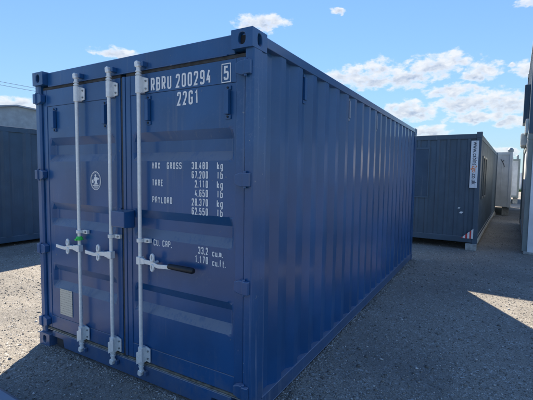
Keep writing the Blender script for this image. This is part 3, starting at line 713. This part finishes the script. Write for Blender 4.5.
# pale cabins further down the lane
W1 = (3.265, 17.2, .36)
c1 = cabin('storage_cabin', W1, ROT, 2.44, 5.6, 2.36, 'dirty white cabin with dark scuff mark, behind the slate blue cabin', 'cabin', 'pale cabins down the lane', 'cream', 'cream', pitch=.3, rib=.05, dep=.006, x_off=-2.44, cast=False)
for (za, zb_, xa, xb2, t_) in ((2.05, 1.95, -.42, -.36, .012), (1.96, 1.72, -.36, -.27, .010), (2.02, 1.95, -.30, -.36, .010)):
    MB().tube([(xa, .028, za), ((xa+xb2)/2+.01, .028, (za+zb_)/2), (xb2, .028, zb_)], t_, 6).build('scuff_mark', 'dark', c1)
MB().tube([(-.08, .10, 2.36), (-.08, .10, 2.46), (-.08, .10, 2.53)], [.11, .11, .05], 12).build('roof_vent', 'galv_dark', c1, .004)
W2 = (4.02, 26.0, .36)
c2 = cabin('storage_cabin', W2, ROT, 2.44, 6.0, 2.40, 'far pale grey cabin glimpsed past the dirty white cabin', 'cabin', 'pale cabins down the lane', 'cream', 'grey_green', pitch=.3, rib=.05, dep=.006, x_off=-2.44, cast=False)
MB().tube([(-.15, .2, 2.38), (-.15, .2, 2.60), (-.15, .2, 2.64)], [.06, .06, .03], 10).build('roof_vent', 'galv_dark', c2)
for Wn, ln, what in ((W1, 5.6, 'dirty white cabin'), (W2, 6.0, 'far pale grey cabin')):
    for (x, y, wh) in ((-.16, .35, 'near right'), (-2.3, .35, 'near left'), (-.14, ln-.1, 'far right'), (-2.3, ln-.1, 'far left')):
        block(loc_of(Wn, ROT, x, y), ROT, (.26, .22, .36), 'concrete block under the %s corner of the %s' % (wh, what))

# stacked cabins on the right of the lane
RA = (3.175, 7.98, .06)
ra = cabin('stacked_cabin', RA, ROT, 2.44, 6.06, 2.52, 'pale white lower cabin at the right edge, beneath a navy cabin', 'cabin', 'stacked cabins at the right edge', 'white', 'grey_green', front='white', pitch=.6, rib=.04, dep=.004)
B((.095, -.030, -.02), (2.34, .030, 2.50)).build('cover_panel', 'white', ra, .004)
B((-.016, .12, 1.35), (.04, .20, 2.45)).build('downpipe', 'cream', ra, .01)
RB = (RA[0], RA[1], RA[2]+2.56)
rb = cabin('stacked_cabin', RB, ROT, 2.44, 6.06, 2.52, 'navy upper cabin stacked on the pale white cabin at right', 'cabin', 'stacked cabins at the right edge', 'navy', 'navy', pitch=.25, rib=.1, dep=.02)
for x, y in ((.13, .07), (.13, 5.98), (2.3, .07), (2.3, 5.98)):
    block(loc_of(RA, ROT, x, y), ROT, (.2, .2, .06), 'flat concrete pad under the %s %s corner of the pale lower cabin' % ('near' if y < 1 else 'far', 'left' if x < 1 else 'right'))
# steel shutter box on the upper cabin's lane side and the units hung below it
sx_ = MB(); sx_.box((-.10, 1.95, .45), (.03, 2.75, 1.42)); sx_.build('shutter_box', 'navy', rb, .01)
def ac_unit(loc, rz, sz, label):
    e = empty('air_conditioner', loc, rz, label, 'air conditioner', 'wall units on the stacked cabins')
    a, b, c = sz
    B((-a, -b/2, 0), (0, b/2, c)).build('casing', 'ac', e, .015)
    for k in range(6): B((-a-.006, -b/2+.06, .07+k*c*.13), (-a-.0005, b/2-.06, .085+k*c*.13)).build('vent_slat', 'galv_dark', e)
    for y in (-b*.35, b*.35): B((-a+.02, y-.015, -.04), (.03, y+.015, -.0005)).build('wall_bracket', 'galv_dark', e, .002)
    return e
lx = loc_of(RA, ROT, .028, 2.1); ac_unit((lx[0], lx[1], 2.78), ROT, (.07, .8, .36), 'small grey wall unit below the shutter box of the navy cabin')
lx = loc_of(RA, ROT, .030, 2.75); ac_unit((lx[0], lx[1], 2.52), ROT, (.15, .8, .32), 'pale wall unit jutting furthest over the lane beside the sky')
# far end of the lane
W3 = (3.86, 15.3, .10)
c3 = cabin('storage_cabin', W3, ROT, 2.44, 6.06, 2.5, 'beige cabin past the stacked cabins on the right of the lane', 'cabin', 'pale cabins down the lane', 'cream', 'grey_dark', pitch=.3, rib=.05, dep=.006)
for x, y in ((.13, .07), (.13, 5.98), (2.3, .07), (2.3, 5.98)):
    block(loc_of(W3, ROT, x, y), ROT, (.2, .2, .10), 'low concrete pad under the %s %s corner of the beige cabin' % ('near' if y < 1 else 'far', 'left' if x < 1 else 'right'))
gt = empty('yard_gate', (5.1, 50, 0), R(-8), 'white sunlit gate panel at the far end of the lane', 'gate')
for k in range(5): B((.02+.28*k, 0, .12), (.27+.28*k, .05, 2.1)).build('gate_board', 'white', gt, .01)
for x in (-.08, 1.43): B((x, -.02, 0), (x+.09, .09, 2.2)).build('gate_post', 'white', gt, .01)
gv = MB()
for k in range(500):
    x, y = 4.7+random.random()*2.4, 48.6+random.random()*1.2; h_ = .15+random.random()*.35; a = random.random()*6.28; d = .02
    gv.add([(x-d*math.cos(a), y-d*math.sin(a), 0), (x+d*math.cos(a), y+d*math.sin(a), 0), (x+(random.random()-.5)*.2, y+(random.random()-.5)*.2, h_)], [(0, 1, 2)])
M['grass'] = plain('grass_blades', (.07, .16, .02), .6, 0, .4, 3)
tag(gv.build('grass', 'grass'), 'patch of bright grass at the far end of the lane', 'grass', kind='stuff')

# navy container at the left, its long side facing the yard
lc = cabin('storage_container', (-6.53, 8.1, .07), R(90), 9.0, 2.44, 2.56, 'dark navy container along the left side of the yard', 'container', None, 'navy', 'navy', pitch=.46, rib=.20, dep=.042, x_off=-9.0)
lc.rotation_euler = (0, 0, R(90)); lc.location = (-6.53, 8.1, .07)
for x, y in ((-.06, .06), (-8.9, .06), (-.06, 2.38), (-8.9, 2.38), (-4.5, .06)):
    p_ = loc_of((-6.53, 8.1), R(90), x, y)
    block(p_, R(90), (.2, .2, .07), {(-.06, .06): 'thin concrete pad under the far yard-side corner of the navy container', (-8.9, .06): 'thin concrete pad under the near yard-side corner of the navy container', (-4.5, .06): 'thin concrete pad under the middle of the navy container', (-.06, 2.38): 'thin concrete pad under the far back corner of the navy container', (-8.9, 2.38): 'thin concrete pad under the near back corner of the navy container'}[(x, y)])

# industrial shed beyond it
sh0 = empty('industrial_shed', (-33.0, 15.9, 0), R(63.1), 'grey industrial shed with low pitched roof behind the navy container', 'building')
hw, ridge, eave, dpt = 9.0, 7.15, 5.9, 26.
MB().prism([(-hw, 0, 0), (hw, 0, 0), (hw, 0, eave), (0, 0, ridge-.06), (-hw, 0, eave)], (0, .2, 0)).build('gable_wall', 'shed', sh0)
for s in (-1, 1):
    B((s*hw, .2, 0), (s*(hw-.2), dpt, eave-.05)).build('side_wall', 'shed', sh0)
    MB().prism([(0, -.3, ridge-.05), (s*(hw+.3), -.3, eave-.09), (s*(hw+.3), -.3, eave+.03), (0, -.3, ridge+.07)], (0, dpt+.4, 0)).build('roof', 'roofing', sh0)
for k in range(17):
    x = -hw+.6+k*1.1; B((x, -.03, .2), (x+.06, -.001, eave-.15)).build('cladding_rib', 'shed', sh0)
B((-2.2, -.06, 0), (2.2, -.002, 4.2)).build('roller_door', 'grey_blue', sh0, .02)

# overhead lines on poles
def pole(loc, label):
    e = empty('utility_pole', loc, 0, label, 'pole', 'poles carrying the overhead lines')
    MB().tube([(0, 0, 0), (0, 0, 5), (0, 0, 9.6)], [.16, .13, .10], 12).build('shaft', 'timber', e, 0, True)
    MB().box((-.05, -.6, 9.05), (.05, .6, 9.17)).build('cross_arm', 'timber', e, .01)
    return e
PA, PB = Vector((-33.6, 4.0, 0)), Vector((-30.6, 34, 0))
pole(PA, 'timber utility pole off to the left of the industrial shed'); pole(PB, 'timber utility pole hidden behind the blue container')
for k, (dz, sag, off, lab) in enumerate(((9.24, .42, .35, 'upper overhead cable sloping across the sky at left'), (9.2, .66, -.35, 'lower overhead cable sloping across the sky at left'))):
    pts = []
    for i in range(25):
        t = i/24; p_ = PA.lerp(PB, t); pts.append((p_.x+.02*off, p_.y+off*.9, dz-sag*4*t*(1-t)))
    tag(MB().tube(pts, .016, 6).build('overhead_cable', 'wire'), lab, 'cable', 'overhead cables')

# blue-grey steel ramp plate lying at the lower left corner of the view
rp = empty('loading_ramp', (-.70, -.622, 0), R(-1.2), 'blue grey steel ramp plate lying on the gravel at the lower left', 'ramp')
MB().prism([(-1., 0, .004), (-1., 0, .03), (-1., -.03, .05), (-1., -1.2, .05), (-1., -1.2, .004)], (1.98, 0, 0)).build('deck_plate', paint('pale_blue_ramp_paint', (.20, .27, .42), .4, seed=14.), rp, .004)
for k in range(3): B((-.95+.9*k, -1.15, .0505), (-.87+.9*k, -.06, .062)).build('tread_bar', 'galv_dark', rp, .003)
